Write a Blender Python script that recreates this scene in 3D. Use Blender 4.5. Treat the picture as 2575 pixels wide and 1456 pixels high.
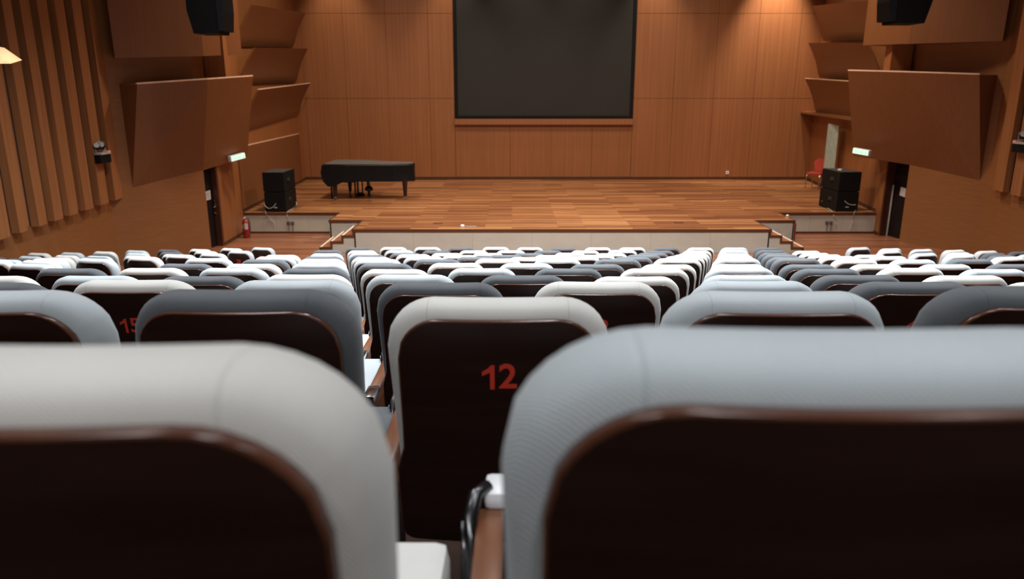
import bpy, bmesh, math, random
from mathutils import Vector, Matrix
random.seed(7)
for o in list(bpy.data.objects): bpy.data.objects.remove(o)
SC = bpy.context.scene
COL = SC.collection
R = math.radians
PI = math.pi

# ------------------------------------------------------------------ camera, exposure, world, lights
FPX = 1850.0
PITCH = math.atan(493 / FPX)
CZ = 3.33
cam_d = bpy.data.cameras.new('camera'); cam = bpy.data.objects.new('camera', cam_d); COL.objects.link(cam)
cam.location = (0, 0, CZ); cam.rotation_euler = (PI / 2 - PITCH, 0, 0)
cam_d.sensor_width = 36; cam_d.lens = FPX / 2575 * 36
cam_d.clip_start = 0.02; cam_d.clip_end = 200
cam_d.dof.use_dof = True; cam_d.dof.focus_distance = 3.2; cam_d.dof.aperture_fstop = 3.6
SC.camera = cam
vs = SC.view_settings
vs.view_transform = 'Standard'; vs.look = 'None'; vs.gamma = 1.0; vs.exposure = 0.0; vs.use_curve_mapping = False
SC.cycles.max_bounces = 6; SC.cycles.sample_clamp_indirect = 4

w = bpy.data.worlds.new('world'); SC.world = w; w.use_nodes = True
w.node_tree.nodes['Background'].inputs[0].default_value = (0.9, 0.85, 0.8, 1)
w.node_tree.nodes['Background'].inputs[1].default_value = 0.05

def area(name, loc, size, power, color, target=None, sy=None, spread=180):
    l = bpy.data.lights.new(name, 'AREA'); l.energy = power; l.color = color; l.size = size; l.spread = R(spread)
    if sy: l.shape = 'RECTANGLE'; l.size_y = sy
    o = bpy.data.objects.new(name, l); COL.objects.link(o); o.location = loc
    if target: o.rotation_euler = (Vector(target) - Vector(loc)).to_track_quat('-Z', 'Y').to_euler()
    return o
def spot(name, loc, target, power, color, ang, blend=0.6, rad=0.08):
    l = bpy.data.lights.new(name, 'SPOT'); l.energy = power; l.color = color; l.spot_size = R(ang); l.spot_blend = blend
    l.shadow_soft_size = rad
    o = bpy.data.objects.new(name, l); COL.objects.link(o); o.location = loc
    o.rotation_euler = (Vector(target) - Vector(loc)).to_track_quat('-Z', 'Y').to_euler()
    return o
WARM = (1.0, 0.84, 0.66); NEUT = (0.97, 0.985, 1.0)
# house lights in the ceiling over the seats, fill bank added behind the camera for the nearest seats, warm lights over the stage, wall washers by the back wall
for x in (-2.4, 0.8, 4.0):
    for y, p in ((-2.4, 66), (2.6, 30), (6.2, 235), (9.6, 235)):
        area('house_and_fill_light', (x, y, 8.3), 0.8, p, NEUT, (x, y + 0.7, 0), spread=112)
for x in (-6.0, 7.8):
    area('house_and_fill_light', (x, 8.6, 8.3), 0.6, 55, NEUT, (x, 9.0, 0), spread=76)
for x in (-3.6, 1.1, 5.8):
    area('stage_light', (x, 16.6, 8.0), 0.8, 210, WARM, (x, 18.0, 0), spread=130)
    area('stage_light', (x, 21.6, 8.2), 0.8, 105, WARM, (x, 21.8, 0), spread=140)
for x, p in ((-5.6, 420), (-1.9, 330), (4.5, 480), (8.4, 2000), (0.1, 160), (2.4, 160)):
    spot('wall_washer', (x, 23.9, 8.3), (x, 24.9, 4.2), p, WARM, 58, 0.9)

# ------------------------------------------------------------------ helpers
def ray(px, py):
    c, s = math.cos(PITCH), math.sin(PITCH)
    a = (px - 1287.5) / FPX; v = (728 - py) / FPX
    return (a, c + v * s, -s + v * c)
def at(px, py, X=None, Y=None, Z=None, P=None):
    r = ray(px, py)
    if Y is not None: t = Y / r[1]
    elif Z is not None: t = (Z - CZ) / r[2]
    elif X is not None: t = X / r[0]
    else:                                            # vertical plane through two plan points
        (x1, y1), (x2, y2) = P
        nx, ny = y2 - y1, -(x2 - x1)
        t = (nx * x1 + ny * y1) / (nx * r[0] + ny * r[1])
    return Vector((r[0] * t, r[1] * t, CZ + r[2] * t))

def nmat(name, rough=0.5, metal=0.0, base=(0.5, 0.5, 0.5), spec=0.5):
    m = bpy.data.materials.new(name); m.use_nodes = True
    b = m.node_tree.nodes['Principled BSDF']
    b.inputs['Base Color'].default_value = (*base, 1); b.inputs['Roughness'].default_value = rough
    b.inputs['Metallic'].default_value = metal; b.inputs['Specular IOR Level'].default_value = spec
    return m, m.node_tree, b
def N(nt, t, **kw):
    n = nt.nodes.new(t)
    for k, v in kw.items(): setattr(n, k, v)
    return n
def L(nt, a, b): nt.links.new(a, b)
def coords(nt, scale, rot=(0, 0, 0), src='Object'):
    tc = N(nt, 'ShaderNodeTexCoord'); mp = N(nt, 'ShaderNodeMapping')
    mp.inputs['Scale'].default_value = scale; mp.inputs['Rotation'].default_value = rot
    L(nt, tc.outputs[src], mp.inputs['Vector']); return mp.outputs['Vector']
def ramp(nt, fac, stops):
    r = N(nt, 'ShaderNodeValToRGB'); e = r.color_ramp.elements
    while len(e) < len(stops): e.new(0.5)
    for i, (p, c) in enumerate(stops): e[i].position = p; e[i].color = (*c, 1)
    L(nt, fac, r.inputs[0]); return r.outputs[0]
def noise(nt, vec, scale=1.0, detail=3.0, rough=0.55):
    n = N(nt, 'ShaderNodeTexNoise'); n.inputs['Scale'].default_value = scale
    n.inputs['Detail'].default_value = detail; n.inputs['Roughness'].default_value = rough
    L(nt, vec, n.inputs['Vector']); return n.outputs['Fac']
def bump(nt, b, h, strength, dist):
    bp = N(nt, 'ShaderNodeBump'); bp.inputs['Strength'].default_value = strength; bp.inputs['Distance'].default_value = dist
    L(nt, h, bp.inputs['Height']); L(nt, bp.outputs[0], b.inputs['Normal'])

def wood_mat(name, dark, light, scale=(14, 14, 0.5), rough=0.45, bmp=0.15, spec=0.5, lines=False):
    m, nt, b = nmat(name, rough, spec=spec)
    v = coords(nt, scale)
    f = noise(nt, v, 1.6, 5, 0.6)
    if lines:                                       # fine upright acoustic grooves
        wv = N(nt, 'ShaderNodeTexWave', wave_type='BANDS', bands_direction='X'); wv.inputs['Scale'].default_value = 2.4; wv.inputs['Distortion'].default_value = 0.15
        L(nt, coords(nt, (1, 1, 0.05)), wv.inputs['Vector'])
        pw = N(nt, 'ShaderNodeMath', operation='POWER'); pw.inputs[1].default_value = 8; L(nt, wv.outputs['Fac'], pw.inputs[0])
        sb = N(nt, 'ShaderNodeMath', operation='MULTIPLY_ADD'); sb.inputs[1].default_value = -0.16; L(nt, pw.outputs[0], sb.inputs[0]); L(nt, f, sb.inputs[2]); f = sb.outputs[0]
    L(nt, ramp(nt, f, [(0.32, dark), (0.68, light)]), b.inputs['Base Color'])
    bump(nt, b, f, bmp, 0.002)
    return m
def plain(name, base, rough=0.5, metal=0.0, spec=0.5, var=0.12, scale=8):
    m, nt, b = nmat(name, rough, metal, base, spec)
    f = noise(nt, coords(nt, (scale,) * 3), 1.0, 4)
    d = tuple(c * (1 - var) for c in base); l = tuple(min(1, c * (1 + var)) for c in base)
    L(nt, ramp(nt, f, [(0.3, d), (0.7, l)]), b.inputs['Base Color'])
    return m
def emit(name, col, st):
    m, nt, b = nmat(name, 0.5, base=col)
    b.inputs['Emission Color'].default_value = (*col, 1); b.inputs['Emission Strength'].default_value = st
    return m

M = {}
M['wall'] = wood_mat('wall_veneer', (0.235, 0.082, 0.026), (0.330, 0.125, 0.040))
M['wall_panel'] = wood_mat('back_wall_veneer', (0.262, 0.098, 0.036), (0.315, 0.124, 0.047), scale=(9, 9, 0.25), lines=True)
M['wall_low'] = wood_mat('lower_wall_veneer', (0.232, 0.090, 0.029), (0.280, 0.112, 0.037), scale=(1.5, 1.5, 26), bmp=0.05)
M['slat'] = wood_mat('slat_wood', (0.27, 0.102, 0.036), (0.36, 0.145, 0.053), scale=(18, 18, 0.5))
M['slat_back'] = plain('slat_backing', (0.030, 0.009, 0.004), 0.8)
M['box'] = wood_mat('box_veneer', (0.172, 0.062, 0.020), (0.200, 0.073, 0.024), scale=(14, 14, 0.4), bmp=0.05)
M['edge'] = plain('painted_lit_edge', (0.75, 0.50, 0.36), 0.45)  # pale colour paints in the light caught along top edges
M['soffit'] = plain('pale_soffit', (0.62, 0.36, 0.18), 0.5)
M['joint'] = plain('joint_dark', (0.03, 0.011, 0.005), 0.8)
M['skirt'] = wood_mat('skirting_dark', (0.05, 0.020, 0.009), (0.08, 0.032, 0.014), rough=0.5)
M['nosing'] = wood_mat('nosing_dark', (0.075, 0.026, 0.010), (0.11, 0.040, 0.016), scale=(1, 20, 20), rough=0.4)
M['nosing_strip'] = plain('nosing_strip', (0.85, 0.74, 0.60), 0.35)
M['ceiling'] = plain('ceiling_paint', (0.30, 0.22, 0.16), 0.9)
M['rear'] = plain('rear_wall_paint', (0.30, 0.20, 0.14), 0.9)
M['black'] = plain('speaker_black', (0.007, 0.007, 0.007), 0.6, spec=0.15)
M['grille'] = plain('speaker_grille', (0.009, 0.009, 0.010), 0.7, spec=0.15)
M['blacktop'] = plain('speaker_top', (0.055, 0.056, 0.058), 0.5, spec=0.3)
M['rubber'] = plain('rubber', (0.02, 0.02, 0.02), 0.7)
M['chrome'] = plain('chrome', (0.72, 0.73, 0.74), 0.16, 1.0, var=0.05)
M['steel'] = plain('brushed_steel', (0.55, 0.50, 0.44), 0.28, 1.0)
M['bracket'] = plain('gunmetal', (0.09, 0.09, 0.095), 0.25, 0.9)
M['capwhite'] = plain('white_plastic', (0.72, 0.74, 0.76), 0.35)
M['white'] = plain('white_paint', (0.80, 0.80, 0.76), 0.4)
M['paper'] = plain('paper', (0.52, 0.48, 0.47), 0.8)
M['ink'] = plain('grey_ink', (0.22, 0.2, 0.2), 0.8)
M['cable'] = plain('grey_cable', (0.42, 0.40, 0.38), 0.5)
M['darkcable'] = plain('dark_cable', (0.10, 0.085, 0.07), 0.6)
M['door'] = plain('door_black', (0.014, 0.009, 0.009), 0.45, spec=0.15)
M['doorframe'] = wood_mat('door_frame', (0.06, 0.017, 0.008), (0.09, 0.027, 0.012), rough=0.45)
M['redpaint'] = plain('red_enamel', (0.27, 0.024, 0.018), 0.28)
M['redfab'] = plain('red_fabric', (0.42, 0.045, 0.03), 0.8)
M['number'] = plain('red_number', (0.62, 0.045, 0.025), 0.5)
M['piano'] = plain('piano_cover_black', (0.008, 0.008, 0.009), 0.45, spec=0.15)
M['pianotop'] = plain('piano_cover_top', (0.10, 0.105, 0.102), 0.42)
M['pianoleg'] = plain('piano_leg', (0.018, 0.007, 0.006), 0.3)
M['armwood'] = wood_mat('arm_wood', (0.13, 0.045, 0.018), (0.20, 0.075, 0.032), scale=(20, 2, 20), rough=0.3)
M['seatbase'] = plain('seat_pan', (0.022, 0.010, 0.008), 0.4)
M['green'] = emit('exit_green', (0.30, 0.62, 0.47), 0.55)
M['greenlit'] = emit('exit_panel', (0.62, 0.90, 0.78), 0.72)
M['corridor'] = plain('corridor_paint', (0.36, 0.42, 0.37), 0.8)
M['lens'] = plain('lamp_lens', (0.6, 0.62, 0.62), 0.15, 0.3)
M['pinkled'] = plain('pink_label', (0.8, 0.45, 0.42), 0.5)

# seat back panel: very dark rosewood laminate with a polished rim coloured lighter for the light it catches
def panel_mat():
    m, nt, b = nmat('rosewood_laminate', 0.36, spec=0.3)
    f = noise(nt, coords(nt, (3, 3, 26)), 1.3, 5, 0.6)
    L(nt, ramp(nt, f, [(0.3, (0.016, 0.0065, 0.0045)), (0.7, (0.025, 0.0105, 0.0075))]), b.inputs['Base Color'])
    return m
M['panel'] = panel_mat()
M['rim'] = wood_mat('rosewood_rim_lit', (0.075, 0.026, 0.014), (0.115, 0.044, 0.025), scale=(10, 10, 10), rough=0.2)

def fabric(name, dark, light):
    m, nt, b = nmat(name, 0.85, spec=0.25)
    f = noise(nt, coords(nt, (5, 5, 5)), 1.0, 3)
    g = noise(nt, coords(nt, (260, 260, 900)), 1.0, 2)
    mx = N(nt, 'ShaderNodeMath', operation='MULTIPLY_ADD'); mx.inputs[1].default_value = 0.30; L(nt, g, mx.inputs[0])
    s = N(nt, 'ShaderNodeMath', operation='MULTIPLY'); s.inputs[1].default_value = 0.7; L(nt, f, s.inputs[0]); L(nt, s.outputs[0], mx.inputs[2])
    L(nt, ramp(nt, mx.outputs[0], [(0.3, dark), (0.7, light)]), b.inputs['Base Color'])
    # weave plus two stitched seams running over the top
    wv = N(nt, 'ShaderNodeTexWave', wave_type='BANDS', bands_direction='DIAGONAL'); wv.inputs['Scale'].default_value = 130; wv.inputs['Distortion'].default_value = 1.5
    L(nt, coords(nt, (1, 1, 1)), wv.inputs['Vector'])
    tc = N(nt, 'ShaderNodeTexCoord'); sx = N(nt, 'ShaderNodeSeparateXYZ'); L(nt, tc.outputs['Object'], sx.inputs[0])
    ab = N(nt, 'ShaderNodeMath', operation='ABSOLUTE'); L(nt, sx.outputs[0], ab.inputs[0])
    sb = N(nt, 'ShaderNodeMath', operation='SUBTRACT'); sb.inputs[1].default_value = 0.142; L(nt, ab.outputs[0], sb.inputs[0])
    a2 = N(nt, 'ShaderNodeMath', operation='ABSOLUTE'); L(nt, sb.outputs[0], a2.inputs[0])
    mr = N(nt, 'ShaderNodeMapRange'); mr.inputs[1].default_value = 0.0; mr.inputs[2].default_value = 0.0035; mr.inputs[3].default_value = -6.0; mr.inputs[4].default_value = 0.0
    L(nt, a2.outputs[0], mr.inputs[0])
    ad = N(nt, 'ShaderNodeMath', operation='ADD'); L(nt, wv.outputs['Fac'], ad.inputs[0]); L(nt, mr.outputs[0], ad.inputs[1])
    bump(nt, b, ad.outputs[0], 0.45, 0.0006)
    b.inputs['Sheen Weight'].default_value = 0.15; b.inputs['Sheen Roughness'].default_value = 0.5
    return m
M['fabW'] = fabric('fabric_pale_grey', (0.60, 0.60, 0.575), (0.70, 0.70, 0.675))
M['fabB'] = fabric('fabric_blue_grey', (0.44, 0.495, 0.53), (0.53, 0.59, 0.625))
M['fabD'] = fabric('fabric_charcoal', (0.080, 0.090, 0.102), (0.116, 0.128, 0.140))

def plank_mat(name, cols, mort, bw=1.6, bh=0.11, rough=0.32):
    m, nt, b = nmat(name, rough)
    br = N(nt, 'ShaderNodeTexBrick'); br.offset = 0.37; br.offset_frequency = 2; br.squash = 1.0
    br.inputs['Color1'].default_value = (0, 0, 0, 1); br.inputs['Color2'].default_value = (1, 1, 1, 1); br.inputs['Mortar'].default_value = (0.5, 0.5, 0.5, 1)
    br.inputs['Scale'].default_value = 1.0; br.inputs['Mortar Size'].default_value = 0.0018; br.inputs['Bias'].default_value = 0.0
    br.inputs['Brick Width'].default_value = bw; br.inputs['Row Height'].default_value = bh
    v = coords(nt, (1, 1, 1)); L(nt, v, br.inputs['Vector'])
    g = noise(nt, coords(nt, (1.1, 26, 26)), 1.2, 5, 0.6)
    big = noise(nt, coords(nt, (0.35, 0.35, 0.35)), 1.0, 2)
    s1 = N(nt, 'ShaderNodeMath', operation='MULTIPLY_ADD'); s1.inputs[1].default_value = 0.45; L(nt, g, s1.inputs[0])
    s2 = N(nt, 'ShaderNodeMath', operation='MULTIPLY'); s2.inputs[1].default_value = 0.44; L(nt, br.outputs['Color'], s2.inputs[0]); L(nt, s2.outputs[0], s1.inputs[2])
    s3 = N(nt, 'ShaderNodeMath', operation='MULTIPLY_ADD'); s3.inputs[1].default_value = 0.25; L(nt, big, s3.inputs[0]); L(nt, s1.outputs[0], s3.inputs[2])
    c = ramp(nt, s3.outputs[0], [(0.3, cols[0]), (0.6, cols[1]), (0.95, cols[2])])
    mx = N(nt, 'ShaderNodeMixRGB'); mx.inputs[2].default_value = (*mort, 1); L(nt, br.outputs['Fac'], mx.inputs[0]); L(nt, c, mx.inputs[1])
    L(nt, mx.outputs[0], b.inputs['Base Color'])
    return m
M['planks'] = plank_mat('stage_planks', [(0.120, 0.042, 0.017), (0.30, 0.122, 0.050), (0.62, 0.330, 0.145)], (0.09, 0.035, 0.015))
M['hallfloor'] = plank_mat('hall_planks', [(0.17, 0.062, 0.032), (0.27, 0.105, 0.052), (0.38, 0.165, 0.075)], (0.08, 0.03, 0.015))

def stone_mat(name, a, b_):
    m, nt, b = nmat(name, 0.6)
    f = noise(nt, coords(nt, (1.2, 1.2, 2.2)), 1.3, 6, 0.65)
    L(nt, ramp(nt, f, [(0.25, a), (0.75, b_)]), b.inputs['Base Color'])
    return m
M['fascia'] = stone_mat('fascia_plaster', (0.44, 0.405, 0.33), (0.54, 0.50, 0.415))

class MB:
    def __init__(self): self.v = []; self.f = []; self.mi = []; self.cur = 0
    def add(self, vs_, fs_):
        n = len(self.v); self.v += [tuple(a) for a in vs_]; self.f += [tuple(i + n for i in a) for a in fs_]; self.mi += [self.cur] * len(fs_)
        return self
    def box(self, x0, x1, y0, y1, z0, z1):
        return self.add([(x0, y0, z0), (x1, y0, z0), (x1, y1, z0), (x0, y1, z0), (x0, y0, z1), (x1, y0, z1), (x1, y1, z1), (x0, y1, z1)],
                        [(0, 3, 2, 1), (4, 5, 6, 7), (0, 1, 5, 4), (1, 2, 6, 5), (2, 3, 7, 6), (3, 0, 4, 7)])
    def hexa(self, p): # 8 points: bottom ring 0-3, top ring 4-7
        return self.add(p, [(0, 3, 2, 1), (4, 5, 6, 7), (0, 1, 5, 4), (1, 2, 6, 5), (2, 3, 7, 6), (3, 0, 4, 7)])
    def prism(self, poly, z0, z1):
        n = len(poly)
        return self.add([(x, y, z0) for x, y in poly] + [(x, y, z1) for x, y in poly],
                        [tuple(range(n))[::-1], tuple(range(n, 2 * n))] + [(i, (i + 1) % n, n + (i + 1) % n, n + i) for i in range(n)])
    def extr(self, prof, axis0, axis1): # profile points (list of Vector) swept from offset axis0 to axis1
        n = len(prof)
        a = [Vector(p) + Vector(axis0) for p in prof]; b = [Vector(p) + Vector(axis1) for p in prof]
        return self.add(a + b, [tuple(range(n))[::-1], tuple(range(n, 2 * n))] + [(i, (i + 1) % n, n + (i + 1) % n, n + i) for i in range(n)])
    def tube(self, pts, r, seg=8):
        pts = [Vector(p) for p in pts]; vs_ = []; n = len(pts)
        for i, p in enumerate(pts):
            t = (pts[min(i + 1, n - 1)] - pts[max(i - 1, 0)]).normalized()
            u = t.cross(Vector((0, 0, 1)) if abs(t.z) < 0.9 else Vector((1, 0, 0))).normalized(); q = t.cross(u)
            rr = r[i] if isinstance(r, (list, tuple)) else r
            for k in range(seg):
                a = 2 * PI * k / seg; vs_.append(p + (u * math.cos(a) + q * math.sin(a)) * rr)
        fs_ = [(i * seg + k, i * seg + (k + 1) % seg, (i + 1) * seg + (k + 1) % seg, (i + 1) * seg + k) for i in range(n - 1) for k in range(seg)]
        fs_ += [tuple(range(seg))[::-1], tuple(range((n - 1) * seg, n * seg))]
        return self.add(vs_, fs_)
    def lathe(self, prof, seg=20, c=(0, 0, 0)):
        vs_ = []; n = len(prof)
        for r, z in prof:
            for k in range(seg):
                a = 2 * PI * k / seg; vs_.append((c[0] + r * math.cos(a), c[1] + r * math.sin(a), c[2] + z))
        fs_ = [(i * seg + k, i * seg + (k + 1) % seg, (i + 1) * seg + (k + 1) % seg, (i + 1) * seg + k) for i in range(n - 1) for k in range(seg)]
        fs_ += [tuple(range(seg))[::-1], tuple(range((n - 1) * seg, n * seg))]
        return self.add(vs_, fs_)
    def data(self, name, mats, smooth=False, bevel=0):
        me = bpy.data.meshes.new(name); me.from_pydata(self.v, [], self.f)
        mats = mats if isinstance(mats, (list, tuple)) else [mats]
        for m in mats: me.materials.append(m)
        me.polygons.foreach_set('material_index', self.mi)
        bm = bmesh.new(); bm.from_mesh(me)
        bmesh.ops.recalc_face_normals(bm, faces=bm.faces)
        if bevel: bmesh.ops.bevel(bm, geom=bm.edges[:], offset=bevel, segments=2, affect='EDGES', profile=0.6)
        bm.to_mesh(me); bm.free()
        if smooth:
            me.polygons.foreach_set('use_smooth', [True] * len(me.polygons))
            if smooth != 'all':
                try: me.set_sharp_from_angle(angle=R(40))
                except Exception: pass
        me.update(); return me
    def ob(self, name, mats, parent=None, smooth=False, bevel=0, loc=None):
        o = bpy.data.objects.new(name, self.data(name, mats, smooth, bevel)); COL.objects.link(o)
        if loc: o.location = loc
        if parent: o.parent = parent
        return o
def inst(name, me, parent=None, loc=(0, 0, 0)):
    o = bpy.data.objects.new(name, me); COL.objects.link(o); o.location = loc
    if parent: o.parent = parent
    return o
def tag(o, label, cat=None, group=None):
    o['label'] = label
    if cat: o['category'] = cat
    if group: o['group'] = group
    return o
def thing(name, label, cat, loc=(0, 0, 0), rz=0, group=None):
    o = bpy.data.objects.new(name, None); COL.objects.link(o); o.location = loc; o.rotation_euler = (0, 0, rz)
    o.empty_display_size = 0.1
    return tag(o, label, cat, group)
def struct(o, label=None):
    o['kind'] = 'structure'
    if label: o['label'] = label
    return o
def sroot(name, label=None):
    o = bpy.data.objects.new(name, None); COL.objects.link(o); return struct(o, label)

# ------------------------------------------------------------------ the setting
H = 0.515                                           # stage height
YF, YJ, YR, YB = 15.566, 16.74, 17.85, 24.96        # stage front, jog, recess front, back wall
XL, XR = -6.57, 8.90                                # side walls at the recess
ROWY = {1: 0.45, 2: 1.43, 3: 2.49, 4: 3.51, 5: 4.56, 6: 5.59, 7: 6.60, 8: 7.62, 9: 8.64, 10: 9.67, 11: 10.70, 12: 11.68}
ROWZ = {1: 3.174, 2: 2.943, 3: 2.692, 4: 2.462, 5: 2.250, 6: 2.045, 7: 1.860, 8: 1.655, 9: 1.455, 10: 1.255, 11: 1.075, 12: 0.92}
SEAT_H = 0.92
FL = {k: ROWZ[k] - SEAT_H for k in ROWZ}

WL, WR = -7.85, 9.85
# raked floor: one solid with a tread for each row, then the flat wooden floor before the stage
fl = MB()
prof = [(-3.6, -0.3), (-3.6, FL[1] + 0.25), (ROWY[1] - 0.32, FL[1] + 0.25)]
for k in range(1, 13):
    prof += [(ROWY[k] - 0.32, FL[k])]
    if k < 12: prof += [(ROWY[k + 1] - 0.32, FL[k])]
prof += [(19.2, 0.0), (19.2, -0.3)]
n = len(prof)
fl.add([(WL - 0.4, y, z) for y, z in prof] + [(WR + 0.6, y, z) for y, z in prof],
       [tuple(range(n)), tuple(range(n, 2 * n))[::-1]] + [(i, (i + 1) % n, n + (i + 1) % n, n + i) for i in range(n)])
fl.mi = [0, 0] + [1 if (y < 8.5 and 0.0 < z) else 0 for y, z in prof]  # near treads take a darker wood that paints in the shade between rows
struct(fl.ob('floor', [M['hallfloor'], wood_mat('shaded_tread_wood', (0.022, 0.010, 0.006), (0.035, 0.015, 0.009), scale=(1.5, 14, 14), rough=0.8, spec=0.15)]), 'raked wooden hall floor stepping down to the stage')

struct(MB().box(WL - 0.5, WR + 0.6, -3.7, 25.4, 8.6, 8.75).ob('ceiling', M['ceiling']))
struct(MB().box(WL - 0.5, WR + 0.6, -3.75, -3.6, -0.3, 8.7).ob('wall_rear', M['rear']))

# stage: deck, nosing, fascia panels, side steps
st = sroot('stage', 'wooden stage with dark edge and cream fascia')
SL, SR, JL, JR = -3.40, 5.54, -4.20, 6.50
deck = [(XL - 0.05, YR), (JL, YR), (JL, YJ), (SL - 0.02, YJ), (SL - 0.02, YF), (SR + 0.02, YF), (SR + 0.02, YJ), (JR, YJ), (JR, YR), (XR + 0.05, YR), (10.3, YB + 0.05), (-7.3, YB + 0.05)]
MB().prism(deck, H - 0.03, H).ob('deck', M['planks'], st)
def wallseg(mb, a, b, z0, z1, t=0.04):
    a, b = Vector(a), Vector(b); d = (b - a).normalized(); nrm = Vector((-d.y, d.x)) * t
    mb.hexa([(a.x, a.y, z0), (b.x, b.y, z0), (b.x + nrm.x, b.y + nrm.y, z0), (a.x + nrm.x, a.y + nrm.y, z0),
             (a.x, a.y, z1), (b.x, b.y, z1), (b.x + nrm.x, b.y + nrm.y, z1), (a.x + nrm.x, a.y + nrm.y, z1)])
# dark nosing under the deck edge, one piece per edge
for a, b in zip(deck[:9], deck[1:10]):
    mb = MB(); wallseg(mb, a, b, H - 0.055, H + 0.004, -0.02) if False else wallseg(mb, a, b, H - 0.058, H + 0.003, 0.03)
    # push nosing slightly proud of the fascia
    o = mb.ob('edge_nosing', M['nosing'], st)
    d = (Vector(b) - Vector(a)).normalized(); o.location = (d.y * 0.018, -d.x * 0.018, 0)
def fascia(a, b, n_, inset=0.0):
    a, b = Vector(a), Vector(b)
    for i in range(n_):
        p = a.lerp(b, i / n_); q = a.lerp(b, (i + 1) / n_); d = (q - p).normalized() * 0.003
        mb = MB(); wallseg(mb, p + d, q - d, 0.0, H - 0.055); mb.ob('fascia_panel', M['fascia'], st)
    mb = MB(); wallseg(mb, a, b, 0.0, H - 0.06, 0.03)
    o = mb.ob('fascia_backing', M['fascia'], st); dd = (b - a).normalized(); o.location = (-dd.y * 0.008, dd.x * 0.008, 0)
fascia((XL, YR), (JL, YR), 3); fascia((JL, YR), (JL, YJ), 1); fascia((JL, YJ), (SL, YJ), 1)
fascia((SL, YF), (SR, YF), 7); fascia((SR, YJ), (JR, YJ), 1); fascia((JR, YJ), (JR, YR), 1); fascia((JR, YR), (XR, YR), 3)
fascia((SL, YJ), (SL, YF), 1); fascia((SR, YF), (SR, YJ), 1)
for z in (YR,):
    MB().box(XL, JL, YR - 0.012, YR, 0.0, 0.05).ob('base_strip', M['nosing'], st)
    MB().box(JR, XR, YR - 0.012, YR, 0.0, 0.05).ob('base_strip', M['nosing'], st)
# steps at both ends of the stage front, descending away from the middle
rise = H / 4.0
for sgn, x0 in ((-1, SL), (1, SR)):
    for k in range(3):
        zt = H - rise * (k + 1); xa = x0 + sgn * 0.245 * k; xb = xa + sgn * 0.245
        lo, hi = min(xa, xb), max(xa, xb)
        MB().box(lo, hi, YF + 0.012, YJ - 0.001, 0, zt - 0.035).ob('step_block', M['fascia'], st)
        MB().box(lo - (0.02 if sgn < 0 else 0), hi + (0.02 if sgn > 0 else 0), YF, YJ - 0.001, zt - 0.035, zt).ob('tread', M['hallfloor'], st)
        # dark edging of tread and riser seen from the seats
        e = MB(); e.box(lo - 0.02, hi + 0.02, YF - 0.012, YF, zt - 0.045, zt + 0.002)
        e.box(xa - 0.022, xa + 0.022, YF - 0.0125, YF - 0.0005, zt, zt + rise - 0.01); e.ob('edge_nosing', M['nosing'], st)
        xs = xb - sgn * 0.012
        MB().box(xs - 0.018, xs + 0.018, YF - 0.01, YJ - 0.02, zt, zt + 0.008).ob('nosing_strip', M['nosing_strip'], st)
    xe = x0 + sgn * 0.735
    MB().box(xe - 0.022, xe + 0.022, YF - 0.0125, YF - 0.0005, 0, H - rise * 3 - 0.045).ob('edge_nosing', M['nosing'], st)

# back wall: backing, individual veneer panels, ledge and skirting
bw = sroot('wall_back', 'back wall of the stage in orange brown veneer panels')
MB().box(-7.6, 10.4, YB + 0.066, YB + 0.25, 0.3, 8.7).ob('backing', M['joint'], bw)
ZS = [H + 0.09, 3.17, 5.80, 8.6]
XS_L = [-7.3, -6.78, -5.42, -4.06, -2.70, -1.89]; XS_R = [3.99, 5.28, 6.60, 7.93, 9.26, 10.1]
def wpanel(x0, x1, z0, z1, yoff=0.0):
    MB().box(x0 + 0.004, x1 - 0.004, YB + yoff, YB + yoff + 0.035, z0 + 0.005, z1 - 0.005).ob('panel', M['wall_panel'], bw)
for xs in (XS_L, XS_R):
    for a, b in zip(xs, xs[1:]):
        for z0, z1 in zip(ZS, ZS[1:]): wpanel(a, b, z0, z1)
for a, b in zip([-1.89, -0.06, 1.30, 2.66], [-0.06, 1.30, 2.66, 3.99]):
    wpanel(a, b, H + 0.09, 2.33, 0.03)
MB().box(-1.89, 3.99, YB - 0.10, YB + 0.06, 2.335, 2.52).ob('ledge', M['wall_panel'], bw)
MB().box(-1.89, 3.99, YB + 0.0, YB + 0.06, 6.75, 8.6).ob('panel', M['wall_panel'], bw)
MB().box(-7.3, 10.2, YB - 0.004, YB + 0.05, H, H + 0.09).ob('skirting', M['skirt'], bw)

# projection wall screen
sc_ = thing('projection_screen', 'large dark grey stage screen in a black frame on the back wall', 'screen', (1.05, YB, 2.53))
MB().box(-2.83, 2.83, -0.02, 0.03, 0.09, 4.1).ob('screen_surface', plain('screen_grey', (0.0135, 0.0135, 0.0125), 0.55, var=0.05, scale=1), sc_)
f_ = MB(); f_.box(-2.93, -2.83, -0.05, 0.04, 0.0, 4.2); f_.box(2.83, 2.93, -0.05, 0.04, 0.0, 4.2); f_.box(-2.83, 2.83, -0.05, 0.04, 0.0, 0.09); f_.box(-2.83, 2.83, -0.05, 0.04, 4.1, 4.2)
f_.ob('frame', M['black'], sc_)
so = thing('wall_socket', 'small white wall socket low on the back wall behind the bare stage', 'socket', tuple(at(1829, 434, Y=YB - 0.01)))
MB().box(-0.05, 0.05, -0.012, 0.0095, -0.05, 0.05).ob('plate', M['white'], so, bevel=0.004)
MB().box(-0.018, 0.018, -0.016, -0.011, -0.02, 0.02).ob('outlet', M['ink'], so)

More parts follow.
